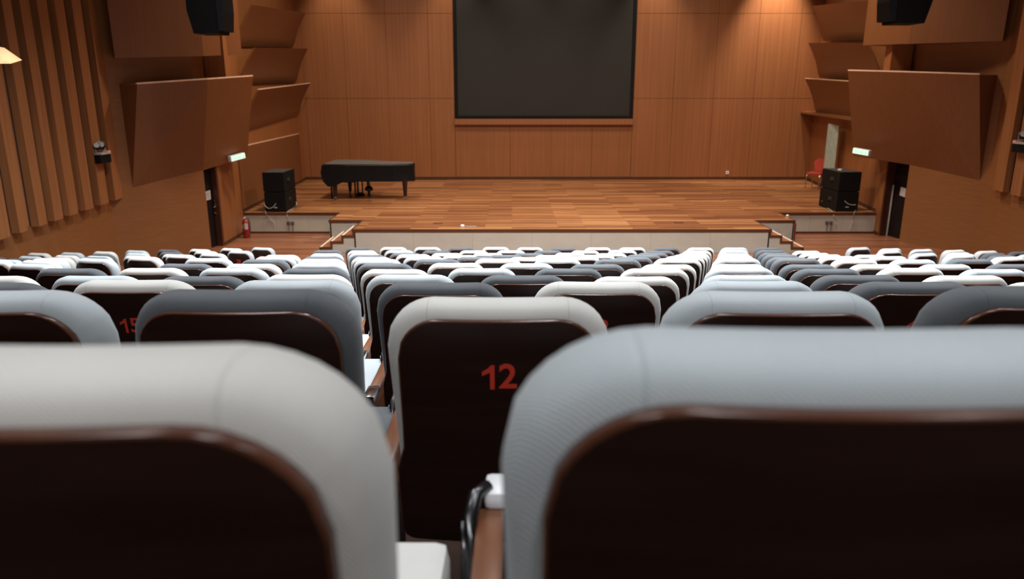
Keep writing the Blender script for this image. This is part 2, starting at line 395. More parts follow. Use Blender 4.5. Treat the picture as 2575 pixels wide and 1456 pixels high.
# side walls -------------------------------------------------------
JNL, JFL = (-6.62, 15.90), (-6.50, 16.35)           # door jambs, near and far, left wall
JNR, JFR = (9.02, 16.85), (8.87, 17.58)
AL, AR = (WL, 14.35), (WR, 15.3)                    # where the straight hall wall ends
def vwall(mb, a, b, z0, z1, t): wallseg(mb, a, b, z0, z1, t)
def side_wall(sgn, A, JN, JF, C, XW, BK, name, label):
    root = sroot(name, label)
    t = 0.12 * (1 if sgn < 0 else -1)
    # plan runs towards the stage; outer side is away from the room
    mb = MB(); vwall(mb, (XW, -3.6), A, -0.3, 8.6, t); mb.ob('plaster', M['wall_low'], root)
    mb = MB(); vwall(mb, A, JN, -0.3, 8.6, t); mb.ob('splay', M['wall_low'], root)
    mb = MB(); vwall(mb, JN, JF, 2.35, 8.6, t); mb.ob('door_head', M['wall'], root)
    mb = MB(); vwall(mb, JF, C, -0.3, 8.6, t); mb.ob('pier', M['wall'], root)
    mb = MB(); vwall(mb, C, BK, H - 0.05, 8.6, t); mb.ob('stage_side', M['wall'], root)
    s = 0.012 * (-1 if sgn < 0 else 1)
    mb = MB(); vwall(mb, (JF[0] - s, JF[1]), (C[0] - s, C[1] - 0.01), 0, 0.08, t * 0.1); mb.ob('skirting', M['skirt'], root)
    mb = MB(); vwall(mb, (C[0] - s, C[1]), (BK[0] - s, BK[1]), H, H + 0.09, t * 0.1); mb.ob('skirting', M['skirt'], root)
    return root
CL, CR = (XL, YR), (XR, YR + 0.06)
BKL, BKR = (-6.95, YB + 0.02), (9.95, YB + 0.02)
wl = side_wall(-1, AL, JNL, JFL, CL, WL, BKL, 'wall_left', 'left side wall of orange brown wood')
wr = side_wall(1, AR, JNR, JFR, CR, WR, BKR, 'wall_right', 'right side wall of orange brown wood')

# fluted slats of the side walls: irregular boards standing proud of a dark backing
def slats(root, sgn, XW, y_end, ys, zb):
    def bot(y): return zb(y)
    y = y_end; ymin = -3.3; i = 0; widths = []
    MBb = MB(); MBb.hexa([(XW, ymin, bot(ymin)), (XW, y_end, bot(y_end)), (XW - sgn * 0.02, y_end, bot(y_end)), (XW - sgn * 0.02, ymin, bot(ymin)),
                          (XW, ymin, 8.59), (XW, y_end, 8.59), (XW - sgn * 0.02, y_end, 8.59), (XW - sgn * 0.02, ymin, 8.59)])
    MBb.ob('slat_backing', M['slat_back'], root)
    k = 0
    while y > ymin + 0.6:
        wd, gap, dep = ys[k % len(ys)]; k += 1
        y1 = y; y0 = y - wd
        drop = 0.03 if dep > 0.10 else 0.0
        mb = MB(); xa, xb = XW - sgn * 0.018, XW - sgn * dep
        mb.hexa([(xa, y0, bot(y0) - drop), (xb, y0, bot(y0) - drop), (xb, y1, bot(y1) - drop), (xa, y1, bot(y1) - drop), (xa, y0, 8.58), (xb, y0, 8.58), (xb, y1, 8.58), (xa, y1, 8.58)])
        mb.ob('slat', M['slat'], root)
        y = y0 - gap
def zlin(p, q): return lambda y: p.z + (q.z - p.z) * (y - p.y) / (q.y - p.y)
pat = [(0.09, 0.05, 0.06), (0.30, 0.10, 0.15), (0.09, 0.06, 0.06), (0.28, 0.11, 0.15), (0.09, 0.05, 0.06), (0.27, 0.07, 0.15), (0.08, 0.09, 0.06), (0.25, 0.05, 0.15), (0.07, 0.08, 0.05),
       (0.24, 0.10, 0.15), (0.07, 0.04, 0.05), (0.22, 0.09, 0.15), (0.06, 0.04, 0.05), (0.06, 0.04, 0.06), (0.20, 0.09, 0.15)]
pL = at(300, 490, X=WL); qL = at(0, 590, X=WL)
slats(wl, -1, WL, pL.y, pat, zlin(pL, qL))
pR = at(2505, 470, X=WR); qR = at(2575, 488, X=WR)
slats(wr, 1, WR, pR.y, pat, zlin(pR, qR))

# doors
def door(name, label, JN, JF, sgn, sign_px, handle):
    root = sroot(name, label)
    a, b = Vector(JN), Vector(JF); d = (b - a).normalized(); nrm = Vector((-d.y, d.x)) * (1 if sgn < 0 else -1)
    # leaf stands back in its opening and runs on behind the near jamb
    dep = 0.14 if sgn < 0 else 0.22
    p = a - d * 0.10 + nrm * dep; q = b + nrm * dep
    t = 0.05 * (1 if sgn < 0 else -1)
    mb = MB(); wallseg(mb, p, q, 0.0, 2.33, t); leaf = mb.ob('door_leaf', M['door'], root)
    mb = MB(); r0 = b + nrm * 0.0 ; r1 = b + nrm * 0.13
    mb = MB(); wallseg(mb, b - d * 0.03, b + nrm * dep - d * 0.03, 0.0, 2.34, 0.028 * (-1 if sgn < 0 else 1) * -1); mb.ob('door_frame', M['doorframe'], root)
    return root, p, q, nrm, d, leaf
dl, p, q, nrm, d, leaf = door('door_1', 'dark door in the left wall below the veneered box', JNL, JFL, -1, None, True)
def onleaf(px, py, p, q): return at(px, py, P=((p.x, p.y), (q.x, q.y)))
def leafquad(root, name, pts, p, q, mat, off, nrm):
    c = [onleaf(x, y, p, q) for x, y in pts]; n3 = Vector((-nrm.x, -nrm.y, 0))
    a = [v + n3 * 0.001 for v in c]; b_ = [v + n3 * off for v in c]
    return MB().hexa(a + b_).ob(name, mat, root)
leafquad(dl, 'paper_notice', [(513, 506), (530, 501), (528, 478), (510, 484)], p, q, M['paper'], 0.006, nrm)
for yy in (488, 493, 498): leafquad(dl, 'printed_line', [(516, yy + 1.2), (526, yy - 1.3), (526, yy - 2.3), (516, yy + 0.2)], p, q, M['ink'], 0.008, nrm)
hh = MB()
hh.tube([onleaf(x, y, p, q) + Vector((-nrm.x, -nrm.y, 0)) * 0.05 for x, y in [(533, 502), (537, 510), (537, 518), (533, 522)]], 0.012, 6)
hh.tube([onleaf(x, y, p, q) + Vector((-nrm.x, -nrm.y, 0)) * 0.05 for x, y in [(535, 534), (541, 540), (542, 549)]], 0.012, 6)
hh.ob('door_handle', M['steel'], dl, smooth=True)
dr, p2, q2, nrm2, d2, leaf2 = door('door_2', 'dark door in the right wall below the veneered box', JNR, JFR, 1, None, True)
leafquad(dr, 'paper_notice', [(2262, 491), (2276, 496), (2279, 474), (2266, 470)], p2, q2, M['paper'], 0.006, nrm2)
hh = MB(); hh.tube([onleaf(x, y, p2, q2) + Vector((-nrm2.x, -nrm2.y, 0)) * 0.03 for x, y in [(2250, 465), (2241, 530), (2231, 600)]], 0.02, 6); hh.ob('door_edge_strip', M['cable'], dr, smooth=True)

# ------------------------------------------------------------------ veneered boxes hung on the splayed walls
def poly_plane_pt(px, py, line): return at(px, py, P=line)
def wbox(label, tops, bots, walls):
    """box front: bottom edge and top edge through three stations; back follows the wall"""
    o0 = bots[0].copy(); root = sroot('veneered_box', label); root.location = o0
    B = [b - o0 for b in bots]; T = [t - o0 for t in tops]; W = [Vector((a, b, 0)) - o0 for a, b in walls]
    for i in (0, 1):
        wb = [Vector((W[k].x, W[k].y, B[k].z)) for k in (i, i + 1)]; wt = [Vector((W[k].x, W[k].y, T[k].z)) for k in (i, i + 1)]
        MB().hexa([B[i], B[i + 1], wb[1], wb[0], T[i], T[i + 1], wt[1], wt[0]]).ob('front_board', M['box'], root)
        u = Vector((0, 0, 0.028)); a = (wt[0] - T[i]).normalized() * 0.04; b = (wt[1] - T[i + 1]).normalized() * 0.04
        MB().hexa([T[i], T[i + 1], T[i + 1] + b, T[i] + a, T[i] + u, T[i + 1] + u, T[i + 1] + b + u, T[i] + a + u]).ob('lit_top_edge', M['edge'], root)
    return root
SPL, SPR = (AL, JNL), (AR, JNR)
def stations(line, J, C, wnear, near_b, mid_b, far_b, near_t, mid_t, far_t):
    w0 = at(*wnear, P=line)
    return [near_t, mid_t, far_t], [near_b, mid_b, far_b], [(w0.x, w0.y), J, C]
w0 = at(300, 215, P=SPL)
T, B, W_ = stations(SPL, JNL, (XL, 17.4), (300, 215), at(340, 470, P=SPL), at(508, 428, P=SPL), at(622, 394, Y=17.3), at(345, 212, Y=w0.y - 0.2), at(522, 200, Y=15.5), at(636, 192, Y=16.95))
wbox('brown veneered box above the left door', T, B, W_)
T, B, W_ = stations(SPL, JNL, (XL, 17.4), (290, 146), at(290, 146, P=SPL), at(512, 141, Y=15.65), at(608, 137, Y=17.0), at(292, 146, P=SPL), at(522, -120, Y=15.3), at(622, -120, Y=16.8))
B[0] = at(289, 146, Y=14.45)
T = [Vector((b.x + 0.03, b.y - 0.08, 6.3)) for b in B]
wbox('brown veneered box high on the left, behind the hanging speaker', T, B, W_)
w0 = at(2508, 188, P=SPR)
T, B, W_ = stations(SPR, JNR, (XR, 18.2), (2508, 188), at(2455, 452, P=SPR), at(2286, 414, P=SPR), at(2146, 392, Y=18.1), at(2463, 188, Y=w0.y - 0.2), at(2280, 182, Y=16.5), at(2132, 178, Y=17.75))
wbox('brown veneered box above the right door', T, B, W_)
T, B, W_ = stations(SPR, JNR, (XR, 18.2), (2520, 103), at(2520, 103, P=SPR), at(2285, 110, Y=16.55), at(2170, 114, Y=17.8), at(2520, 103, P=SPR), at(2275, -120, Y=16.3), at(2160, -120, Y=17.6))
B[0] = at(2521, 103, Y=15.2)
T = [Vector((b.x - 0.03, b.y - 0.08, 6.5)) for b in B]
wbox('brown veneered box high on the right, behind the hanging speaker', T, B, W_)
# lit pilaster between the boxes, each side
for px0_, px1_, yy, rt in ((515, 566, 16.25, wl), (2238, 2290, 17.1, wr)):
    a = at(px0_, 170, Y=yy); b = at(px1_, 170, Y=yy)
    MB().box(a.x, b.x, yy, yy + 0.3, 3.5, 5.2).ob('pilaster', M['wall'], rt)

# pale timber soffit corner of a side box nearer the camera, lit from above
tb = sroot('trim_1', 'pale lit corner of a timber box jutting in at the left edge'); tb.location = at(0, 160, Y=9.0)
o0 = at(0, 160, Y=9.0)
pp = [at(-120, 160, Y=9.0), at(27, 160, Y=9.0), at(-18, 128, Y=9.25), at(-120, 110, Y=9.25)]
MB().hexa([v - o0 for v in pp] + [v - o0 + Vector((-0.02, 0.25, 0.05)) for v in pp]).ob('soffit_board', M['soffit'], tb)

# ------------------------------------------------------------------ curved reflector panels on the stage side walls
def reflector(name, label, wall_x, sgn, y0, y1, zt0, zt1, zb0, zb1, out, group, edge=False, flat=False):
    root = sroot(name, label); root.location = (wall_x, y0, zb0)
    def prof(y, zt, zb):
        pts = []
        n = 9
        for i in range(n):
            t = i / (n - 1)                       # bottom to top
            z = zb + (zt - zb) * t
            o_ = 0.10 + out * (t ** 1.5)
            if flat: o_ = 0.06
            elif t < 0.12: o_ = 0.10 + out * (0.12 ** 1.5) - (0.12 - t) * 0.5
            pts.append((o_, z))
        return pts
    A_, B_ = prof(y0, zt0, zb0), prof(y1, zt1, zb1)
    vs_ = []; n = len(A_)
    wx0 = 0.0; wx1 = (BKL[0] - CL[0]) if sgn < 0 else (BKR[0] - CR[0]); wx1 *= (y1 - y0) / (YB - YR)
    for (pr, y, wx) in ((A_, 0.0, wx0), (B_, y1 - y0, wx1)):
        for o_, z in pr: vs_.append((wx - sgn * o_, y, z - zb0))
        for o_, z in pr: vs_.append((wx - sgn * max(0.02, o_ - 0.05), y, z - zb0))
    fs = []
    for i in range(n - 1):
        fs.append((i, i + 1, 2 * n + i + 1, 2 * n + i)); fs.append((n + i, 3 * n + i, 3 * n + i + 1, n + i + 1))
        fs.append((i, n + i, n + i + 1, i + 1)); fs.append((2 * n + i, 2 * n + i + 1, 3 * n + i + 1, 3 * n + i))
    fs.append((0, 2 * n, 3 * n, n)); fs.append((n - 1, 2 * n - 1, 4 * n - 1, 3 * n - 1))
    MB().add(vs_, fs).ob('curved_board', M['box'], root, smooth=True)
    if edge:
        a, b = Vector(vs_[n - 1]), Vector(vs_[3 * n - 1]); c, d_ = Vector(vs_[2 * n - 1]), Vector(vs_[4 * n - 1])
        u = Vector((0, 0, 0.022))
        MB().hexa([a, b, d_, c, a + u, b + u, d_ + u, c + u]).ob('lit_top_edge', M['edge'], root)
    return root
def zat(px, py, Y): return at(px, py, Y=Y).z
y0, y1 = 18.4, 24.3
G = 'curved reflector panels on the left stage wall'
reflector('reflector_panel', 'top curved reflector panel on the left stage wall', -6.62, -1, y0, y1, zat(623, 12, y0), zat(742, 33, y1), zat(593, 118, y0), zat(705, 118, y1), 0.42, G)
reflector('reflector_panel', 'second curved reflector panel from the top, left stage wall', -6.62, -1, y0, y1, zat(633, 120, y0), zat(750, 122, y1), zat(610, 196, y0) - 0.15, zat(715, 208, y1), 0.42, G)
reflector('reflector_panel', 'third reflector panel on the left stage wall, with lit top edge', -6.62, -1, y0, y1, zat(635, 226, y0), zat(755, 210, y1), zat(628, 330, y0), zat(735, 290, y1), 0.42, G, True)
reflector('reflector_panel', 'lowest reflector panel on the left stage wall, above the speakers', -6.60, -1, YR - 0.02, y1, zat(628, 372, YR), zat(752, 337, y1), H + 0.09, H + 0.09, 0.30, G, True, True)
G = 'curved reflector panels on the right stage wall'
reflector('reflector_panel', 'top curved reflector panel on the right stage wall', 8.95, 1, y0, y1, zat(2200, 0, y0), zat(2038, 15, y1), zat(2200, 100, y0), zat(2062, 103, y1), 0.42, G)
reflector('reflector_panel', 'second curved reflector panel from the top, right stage wall', 8.95, 1, y0, y1, zat(2200, 108, y0), zat(2032, 108, y1), zat(2195, 196, y0) - 0.1, zat(2050, 196, y1), 0.42, G)
reflector('reflector_panel', 'third reflector panel on the right stage wall, with lit top edge', 8.95, 1, y0, y1, zat(2150, 207, y0), zat(2024, 198, y1), zat(2150, 305, y0), zat(2036, 283, y1), 0.42, G, True)
MB().hexa([Vector(v) for v in [(8.62, 19.0, 2.66), (9.08, 19.0, 2.66), (9.95, YB, 2.70), (9.52, YB, 2.70), (8.62, 19.0, 2.72), (9.08, 19.0, 2.72), (9.95, YB, 2.76), (9.52, YB, 2.76)]]).ob('soffit', M['box'], wr)  # lengthened along the wall to keep stage light off the recess below

# backstage door opening, pale leaf standing open on the right of the stage
d3 = sroot('door_3', 'pale green backstage door standing open at the right of the stage')
pa = at(2076, 470, Z=H); pb = at(2093, 480, Z=H)
c = [at(2072, 430, Y=21.6), at(2097, 433, Y=21.0), at(2110, 317, Y=21.0), at(2079, 311, Y=21.6)]
zb_ = H; c0 = Vector((c[0].x, c[0].y, zb_)); c1 = Vector((c[1].x, c[1].y, zb_))
off = Vector((0.03, 0.02, 0))
c3 = Vector((c0.x, c0.y, c[3].z)); c2 = Vector((c1.x, c1.y, c[2].z))
MB().hexa([c0, c1, c1 + off, c0 + off, c3, c2, c2 + off, c3 + off]).ob('door_leaf', M['corridor'], d3)
MB().hexa([c0 + Vector((-0.03, -0.01, 0)), c0 + Vector((0.012, -0.02, 0)), c0 + off, c0 + off + Vector((-0.03, 0, 0)), c3 + Vector((-0.03, -0.01, 0)), c3 + Vector((0.012, -0.02, 0)), c3 + off, c3 + off + Vector((-0.03, 0, 0))]).ob('door_frame', M['cable'], d3)

# ------------------------------------------------------------------ auditorium seats
def grid_shell(hwf, top, zb, r, layers, nu=27, nv=9, bend=0.022, rec=0.16, ztop_ref=0.92, rb=0.03):
    mb = MB(); us = [-math.cos(PI * i / (nu - 1)) for i in range(nu)]; us = [0.55 * u + 0.45 * (2 * i / (nu - 1) - 1) for i, u in enumerate(us)]
    def grid(y, ins):
        g = []
        for iv in range(nv):
            v = iv / (nv - 1); row = []
            for u in us:
                T = top - ins; B = zb + ins; rr = max(0.012, r - ins * 0.5)
                hwT = hwf(T) - ins; xx = abs(u) * hwT; e = xx - (hwT - rr)
                zt = T - rr + math.sqrt(max(0, rr * rr - e * e)) if e > 0 else T
                rbb = max(0.006, rb - ins); e2 = xx - (hwT - rbb)
                zz = B + rbb - math.sqrt(max(0, rbb * rbb - e2 * e2)) if e2 > 0 else B
                z = zz + v * (zt - zz); x = u * (hwf(z) - ins)
                yy = y - bend * (1 - (x / 0.23) ** 2) + (ztop_ref - z) * rec + 0.02
                row.append((x, yy, z))
            g.append(row)
        return g
    def border(g):
        b = [g[0][i] for i in range(nu)] + [g[j][nu - 1] for j in range(1, nv)] + [g[nv - 1][i] for i in range(nu - 2, -1, -1)] + [g[j][0] for j in range(nv - 2, 0, -1)]
        return b
    def idxb(base):
        f = lambda j, i: base + j * nu + i
        return [f(0, i) for i in range(nu)] + [f(j, nu - 1) for j in range(1, nv)] + [f(nv - 1, i) for i in range(nu - 2, -1, -1)] + [f(j, 0) for j in range(nv - 2, 0, -1)]
    gs = [grid(y, i_) for y, i_ in layers]
    first = len(mb.v); mb.add([p for row in gs[0] for p in row], [(j * nu + i, j * nu + i + 1, (j + 1) * nu + i + 1, (j + 1) * nu + i) for j in range(nv - 1) for i in range(nu - 1)])
    prev = idxb(first); nb_ = len(prev)
    return mb, gs, border, idxb, prev, nb_, nu, nv
def build_shell(name, mats, hwf, top, zb, r, layers, rim_from=None, **kw):
    mb, gs, border, idxb, prev, nb_, nu, nv = grid_shell(hwf, top, zb, r, layers, **kw)
    for li in range(1, len(layers)):
        base = len(mb.v)
        mb.cur = 1 if (rim_from is not None and li >= 1 and li <= rim_from) else 0
        if li == len(layers) - 1:
            mb.cur = 0
            mb.add([p for row in gs[li] for p in row], [(j * nu + i, (j + 1) * nu + i, (j + 1) * nu + i + 1, j * nu + i + 1) for j in range(nv - 1) for i in range(nu - 1)])
            cur = idxb(base)
        else:
            mb.add(border(gs[li]), []); cur = list(range(base, base + nb_))
        mb.cur = 1 if rim_from is not None else 0
        for k in range(nb_):
            mb.f.append((prev[k], prev[(k + 1) % nb_], cur[(k + 1) % nb_], cur[k])); mb.mi.append(mb.cur)
        prev = cur
    return mb.data(name, mats, smooth='all')
HW = 0.23
cush_layers = [(-0.050, 0.050), (-0.050, 0.030), (-0.045, 0.016), (-0.034, 0.006), (-0.012, 0.0), (0.018, 0.001), (0.040, 0.008), (0.056, 0.022), (0.064, 0.045)]
def hw_c(z): return HW - 0.012 * max(0, (0.80 - z)) / 0.3
CUSH = {k: build_shell('back_cushion', [M['fab' + k]], hw_c, 0.92, 0.50, 0.105, cush_layers) for k in 'WBD'}
def hw_p(z):
    t = min(1, max(0, (0.60 - z) / 0.06)); t = t * t * (3 - 2 * t)
    return 0.202 + 0.018 * t
PANEL = build_shell('back_panel', [M['panel'], M['rim']], hw_p, 0.892, 0.345, 0.088,
                    [(-0.064, 0.0035), (-0.0635, 0.0012), (-0.061, 0.0), (-0.052, 0.0), (-0.050, 0.003)], rim_from=9)
def rbox(x0, x1, y0, y1, z0, z1, name, mats, bev, smooth=True):
    return MB().box(x0, x1, y0, y1, z0, z1).data(name, mats, smooth=smooth, bevel=bev)
SEATC = {}
for k in 'WBD':
    mb = MB(); mb.hexa([(-0.215, 0.10, 0.345), (0.215, 0.10, 0.345), (0.225, 0.50, 0.375), (-0.225, 0.50, 0.375), (-0.215, 0.10, 0.425), (0.215, 0.10, 0.425), (0.225, 0.50, 0.455), (-0.225, 0.50, 0.455)])
    SEATC[k] = mb.data('seat_cushion', [M['fab' + k]], smooth=True, bevel=0.022)
SEATB = rbox(-0.205, 0.205, 0.11, 0.47, 0.315, 0.348, 'seat_pan', [M['seatbase']], 0.008)
AX = -0.277                                          # armrest stands on the left edge of its seat
ARM = rbox(AX - 0.017, AX + 0.017, 0.03, 0.50, 0.335, 0.452, 'armrest', [M['armwood']], 0.005)
CAP = rbox(AX - 0.021, AX + 0.021, 0.022, 0.135, 0.450, 0.484, 'end_cap', [M['chrome']], 0.006)
PAD = rbox(AX - 0.020, AX + 0.020, 0.138, 0.52, 0.452, 0.476, 'arm_pad', [M['armwood']], 0.006)
BRK = MB().tube([(AX - 0.026, 0.31, 0.05), (AX - 0.026, 0.37, 0.25), (AX - 0.026, 0.44, 0.43), (AX - 0.026, 0.475, 0.487), (AX - 0.022, 0.51, 0.502), (AX - 0.005, 0.535, 0.503)], 0.0105, 10).tube([(AX - 0.036, 0.33, 0.05), (AX - 0.036, 0.39, 0.25), (AX - 0.036, 0.455, 0.43), (AX - 0.036, 0.485, 0.475)], 0.006, 8).data('bracket', [M['bracket']], smooth='all')
BCAP = rbox(AX - 0.010, AX + 0.024, 0.515, 0.580, 0.474, 0.502, 'bracket_cap', [M['capwhite']], 0.010)
STAN = MB().box(AX - 0.015, AX + 0.015, 0.13, 0.34, 0.02, 0.335).box(AX - 0.025, AX + 0.025, 0.06, 0.42, 0.0, 0.02).data('stanchion', [M['rubber']])
# red seat numbers
DIG = {}
def digit_mesh(ch):
    if ch in DIG: return DIG[ch]
    if ch == '1':
        pl = [(0.004, -0.027), (0.013, -0.027), (0.013, 0.028), (0.006, 0.028), (-0.001, 0.020), (-0.012, 0.013), (-0.012, 0.004), (0.004, 0.012)]
        me = MB().prism(pl, -0.0007, 0.0007).data('digit', [M['number']])
    else:
        cu = bpy.data.curves.new('tmpnum', 'FONT'); cu.body = ch; cu.size = 0.078; cu.align_x = 'CENTER'; cu.align_y = 'CENTER'; cu.extrude = 0.0007; cu.offset = 0.0012; cu.resolution_u = 3
        to = bpy.data.objects.new('tmpnum', cu); COL.objects.link(to)
        me = bpy.data.meshes.new_from_object(to); me.name = 'digit'; bpy.data.objects.remove(to)
        me.materials.clear(); me.materials.append(M['number'])
    me.transform(Matrix.Translation((0, -0.0665 + (0.92 - 0.768) * 0.16, 0.768)) @ Matrix.Rotation(R(90) + math.atan(0.16), 4, 'X'))
    DIG[ch] = me; return me
def put_number(nr, parent):
    t = str(nr)
    for i, ch in enumerate(t):
        inst('digit', digit_mesh(ch), parent, ((i - (len(t) - 1) / 2) * 0.040, 0, 0))['label'] = 'red digit %s' % ch
NAMES = {'W': 'pale grey', 'B': 'blue-grey', 'D': 'charcoal'}
ORD = ['', 'first', 'second', 'third', 'fourth', 'fifth', 'sixth', 'seventh', 'eighth', 'ninth', 'tenth', 'eleventh', 'twelfth', 'thirteenth', 'fourteenth', 'fifteenth']
def seat(x, y, z, rz, col, label, group, nr, sx=1.0, full=True, right_arm=False, arm_dx=0.0):
    t = thing('auditorium_seat', label, 'seat', (x, y, z), rz, group); t.scale = (sx, 1, 1)
    inst('back_cushion', CUSH[col], t)
    p_ = inst('back_panel', PANEL, t)
    if nr: put_number(nr, p_)
    inst('seat_cushion', SEATC[col], t)
    if full: inst('seat_pan', SEATB, t)
    for off in ([arm_dx] if not right_arm else [arm_dx, -2 * AX]):
        a = inst('armrest', ARM, t, (off, 0, 0)); inst('end_cap', CAP, a)
        if full: inst('arm_pad', PAD, a); inst('bracket', BRK, a); inst('bracket_cap', BCAP, a)
        inst('stanchion', STAN, t, (off, 0, 0))
    return t
def inview(x, y, z, m=0.35):
    c_, s_ = math.cos(PITCH), math.sin(PITCH); zz = z - CZ
    d_ = y * c_ - zz * s_
    if d_ < 0.1: return False
    return abs(x) - m < d_ * 1290 / FPX
XFIX = {(3, -3): -1.335, (3, -4): -1.85, (1, 0): -0.318, (1, 1): 0.222, (1, 2): 0.79, (2, -1): -0.545, (2, -2): -1.07, (2, 0): -0.028, (2, 1): 0.535, (2, 2): 1.078}
seats = []
for k in range(1, 13):
    dk = 0.435 if k == 1 else 1.48 + 1.047 * (k - 2)
    c0 = min(0, -(k - 2)) if k > 1 else 0
    lst = []
    for c in range(-14, 12):
        if c < c0: x = 0.292 * dk - 0.436 + 0.553 * c0 - 0.52 * (c0 - c)
        elif c > 2: x = 0.292 * dk - 0.436 + 0.553 * 2 + 0.533 * (c - 2)
        else: x = 0.292 * dk - 0.436 + 0.553 * c
        x = XFIX.get((k, c), x)
        if x < -2.9 or x > 4.42: continue
        lst.append((c, x))
    vis = [(c, x) for c, x in lst if inview(x, ROWY[k], ROWZ[k], 0.17)]
    for c, x in vis:
        i_left = [a for a, _ in lst].index(c) + 1; i_right = len(lst) - i_left + 1
        seats.append((k, c, x, i_left, i_right, len(lst)))
rowname = {1: 'nearest row', 12: 'front row by the stage'}
for k, c, x, il, ir, n_ in seats:
    col = 'WBD'[c % 3]
    rn = rowname.get(k, ('%s row from camera' % ORD[k]) if k <= 6 else ('%s row from stage' % ORD[13 - k]))
    mates = sorted(xx for kk, cc, xx, _, _, _ in seats if kk == k); pos = mates.index(x)
    label = '%s centre-block seat, %s, %s of %d from the left' % (NAMES[col], rn, ORD[pos + 1], len(mates))
    if (k, c) == (2, 0): label = 'pale grey seat with red number 12 on its dark back panel'
    if (k, c) == (1, 0): label = 'pale grey seat in the nearest row, left of the gap with the armrest'
    if (k, c) == (1, 1): label = 'big blurred blue-grey seat in the nearest row, right of the armrest'
    nr = ir + 3 + (k % 2)
    dz = random.uniform(-0.006, 0.006) if k > 2 else {(2, 0): -0.012, (2, -1): 0.004, (2, 1): 0.0, (2, 2): 0.010, (1, 0): -0.006, (1, 1): 0.004}.get((k, c), 0)
    seat(x, ROWY[k] + random.uniform(-0.008, 0.008), FL[k] + (dz if abs(dz) > 0 else 0), random.uniform(-0.012, 0.012), col, label, 'centre block seats', nr if k > 1 else 0, sx=0.94 if c < c0 else (0.965 if c > 2 else 1.0), full=k < 8, right_arm=(ir == 1), arm_dx=0.018 if (k, c) == (1, 1) else 0.0)
# side blocks, rows turned a little towards the middle
SIDEX = {6: -3.76, 7: -3.84, 8: -3.91, 9: -3.99, 10: -4.03, 11: -4.05, 12: -4.05}
SIDEXR = {7: 5.22, 8: 5.28, 9: 5.39, 10: 5.55, 11: 5.62, 12: 5.63}
colsL = {12: 'BWWDBWBW', 11: 'BWDBDWBD', 10: 'BWDBWDWB', 9: 'WBDWBDWB', 8: 'WDBWDBWD', 7: 'BWDBWDBW', 6: 'BWDBWDBW'}
colsR = {12: 'BWWWWDBW', 11: 'BDWDBWDB', 10: 'BWDBWDBW', 9: 'BDWBDWBD', 8: 'WBDWBDWB', 7: 'DWBDWBDW'}
for side, SX, cols, sgn in (('left', SIDEX, colsL, -1), ('right', SIDEXR, colsR, 1)):
    for k, xi in SX.items():
        for j in range(8):
            x = xi + sgn * 0.478 * j; y = ROWY[k] - 0.065 * j
            if abs(x - (WL if sgn < 0 else WR)) < 0.3 or not inview(x, y, ROWZ[k], 0.17): continue
            col = cols[k][j]
            rn = 'front row' if k == 12 else '%s row from the stage' % ORD[13 - k]
            pos = 'by the aisle' if j == 0 else '%s from the aisle' % ORD[j + 1]
            label = '%s %s-block seat, %s, %s' % (NAMES[col], side, rn, pos)
            nr = (j + 20) if sgn < 0 else (3 + j if j < 0 else max(1, 8 - j))
            seat(x, y, FL[k] + random.uniform(-0.004, 0.004), sgn * R(9), col, label, side + ' block seats', nr, sx=0.86, full=False)

# ------------------------------------------------------------------ speakers on the stage
def stack_speaker(x0, x1, y0, y1, z0, h, label, sgn, badge, rz=0, top=False):
    cx, cy = (x0 + x1) / 2, (y0 + y1) / 2
    t = thing('loudspeaker', label, 'speaker', (cx, cy, z0), rz, 'stacked stage loudspeakers')
    hx, hy = (x1 - x0) / 2, (y1 - y0) / 2
    MB().box(-hx, hx, -hy, hy, 0.012, h - 0.004).ob('cabinet', M['black'], t, bevel=0.012)
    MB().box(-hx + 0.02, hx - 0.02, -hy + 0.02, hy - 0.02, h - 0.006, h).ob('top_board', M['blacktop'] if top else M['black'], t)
    # front grille on the stage-facing side and recessed handles on the inner side
    s = -sgn
    for yy in (-0.12,):
        MB().box(min(s * hx, s * (hx + 0.012)), max(s * hx, s * (hx + 0.012)), yy - 0.09, yy + 0.09, h * 0.48, h * 0.66).ob('handle', M['rubber'], t)
        MB().tube([(s * (hx + 0.016), yy - 0.06, h * 0.53), (s * (hx + 0.026), yy, h * 0.53), (s * (hx + 0.016), yy + 0.06, h * 0.53)], 0.012, 6).ob('handle_bar', M['bracket'], t, smooth=True)
    MB().box(-hx + 0.03, hx - 0.03, hy, hy + 0.015, 0.04, h - 0.03).ob('grille', M['grille'], t)
    for ax in (-1, 1):
        for ay in (-1, 1):
            MB().box(ax * (hx - 0.05) - 0.02, ax * (hx - 0.05) + 0.02, ay * (hy - 0.06) - 0.02, ay * (hy - 0.06) + 0.02, 0, 0.014).ob('foot', M['rubber'], t)
    if badge:
        MB().box(-0.04, 0.04, -hy - 0.006, -hy, 0.10, 0.125).ob('connector_plate', M['cable'], t)
    return t
stack_speaker(-6.05, -5.53, 17.93, 18.85, H, 0.485, 'black loudspeaker on the left of the stage, lower of two stacked', -1, True)
stack_speaker(-6.055, -5.535, 17.93, 18.85, H + 0.485, 0.485, 'black loudspeaker on the left of the stage, upper of two stacked', -1, False, top=True)
stack_speaker(7.96, 8.50, 18.02, 19.0, H, 0.485, 'black loudspeaker on the right of the stage, lower of two stacked', 1, True, 0.03)
stack_speaker(7.965, 8.505, 18.02, 19.0, H + 0.485, 0.485, 'black loudspeaker on the right of the stage, upper of two stacked', 1, False, 0.03, top=True)
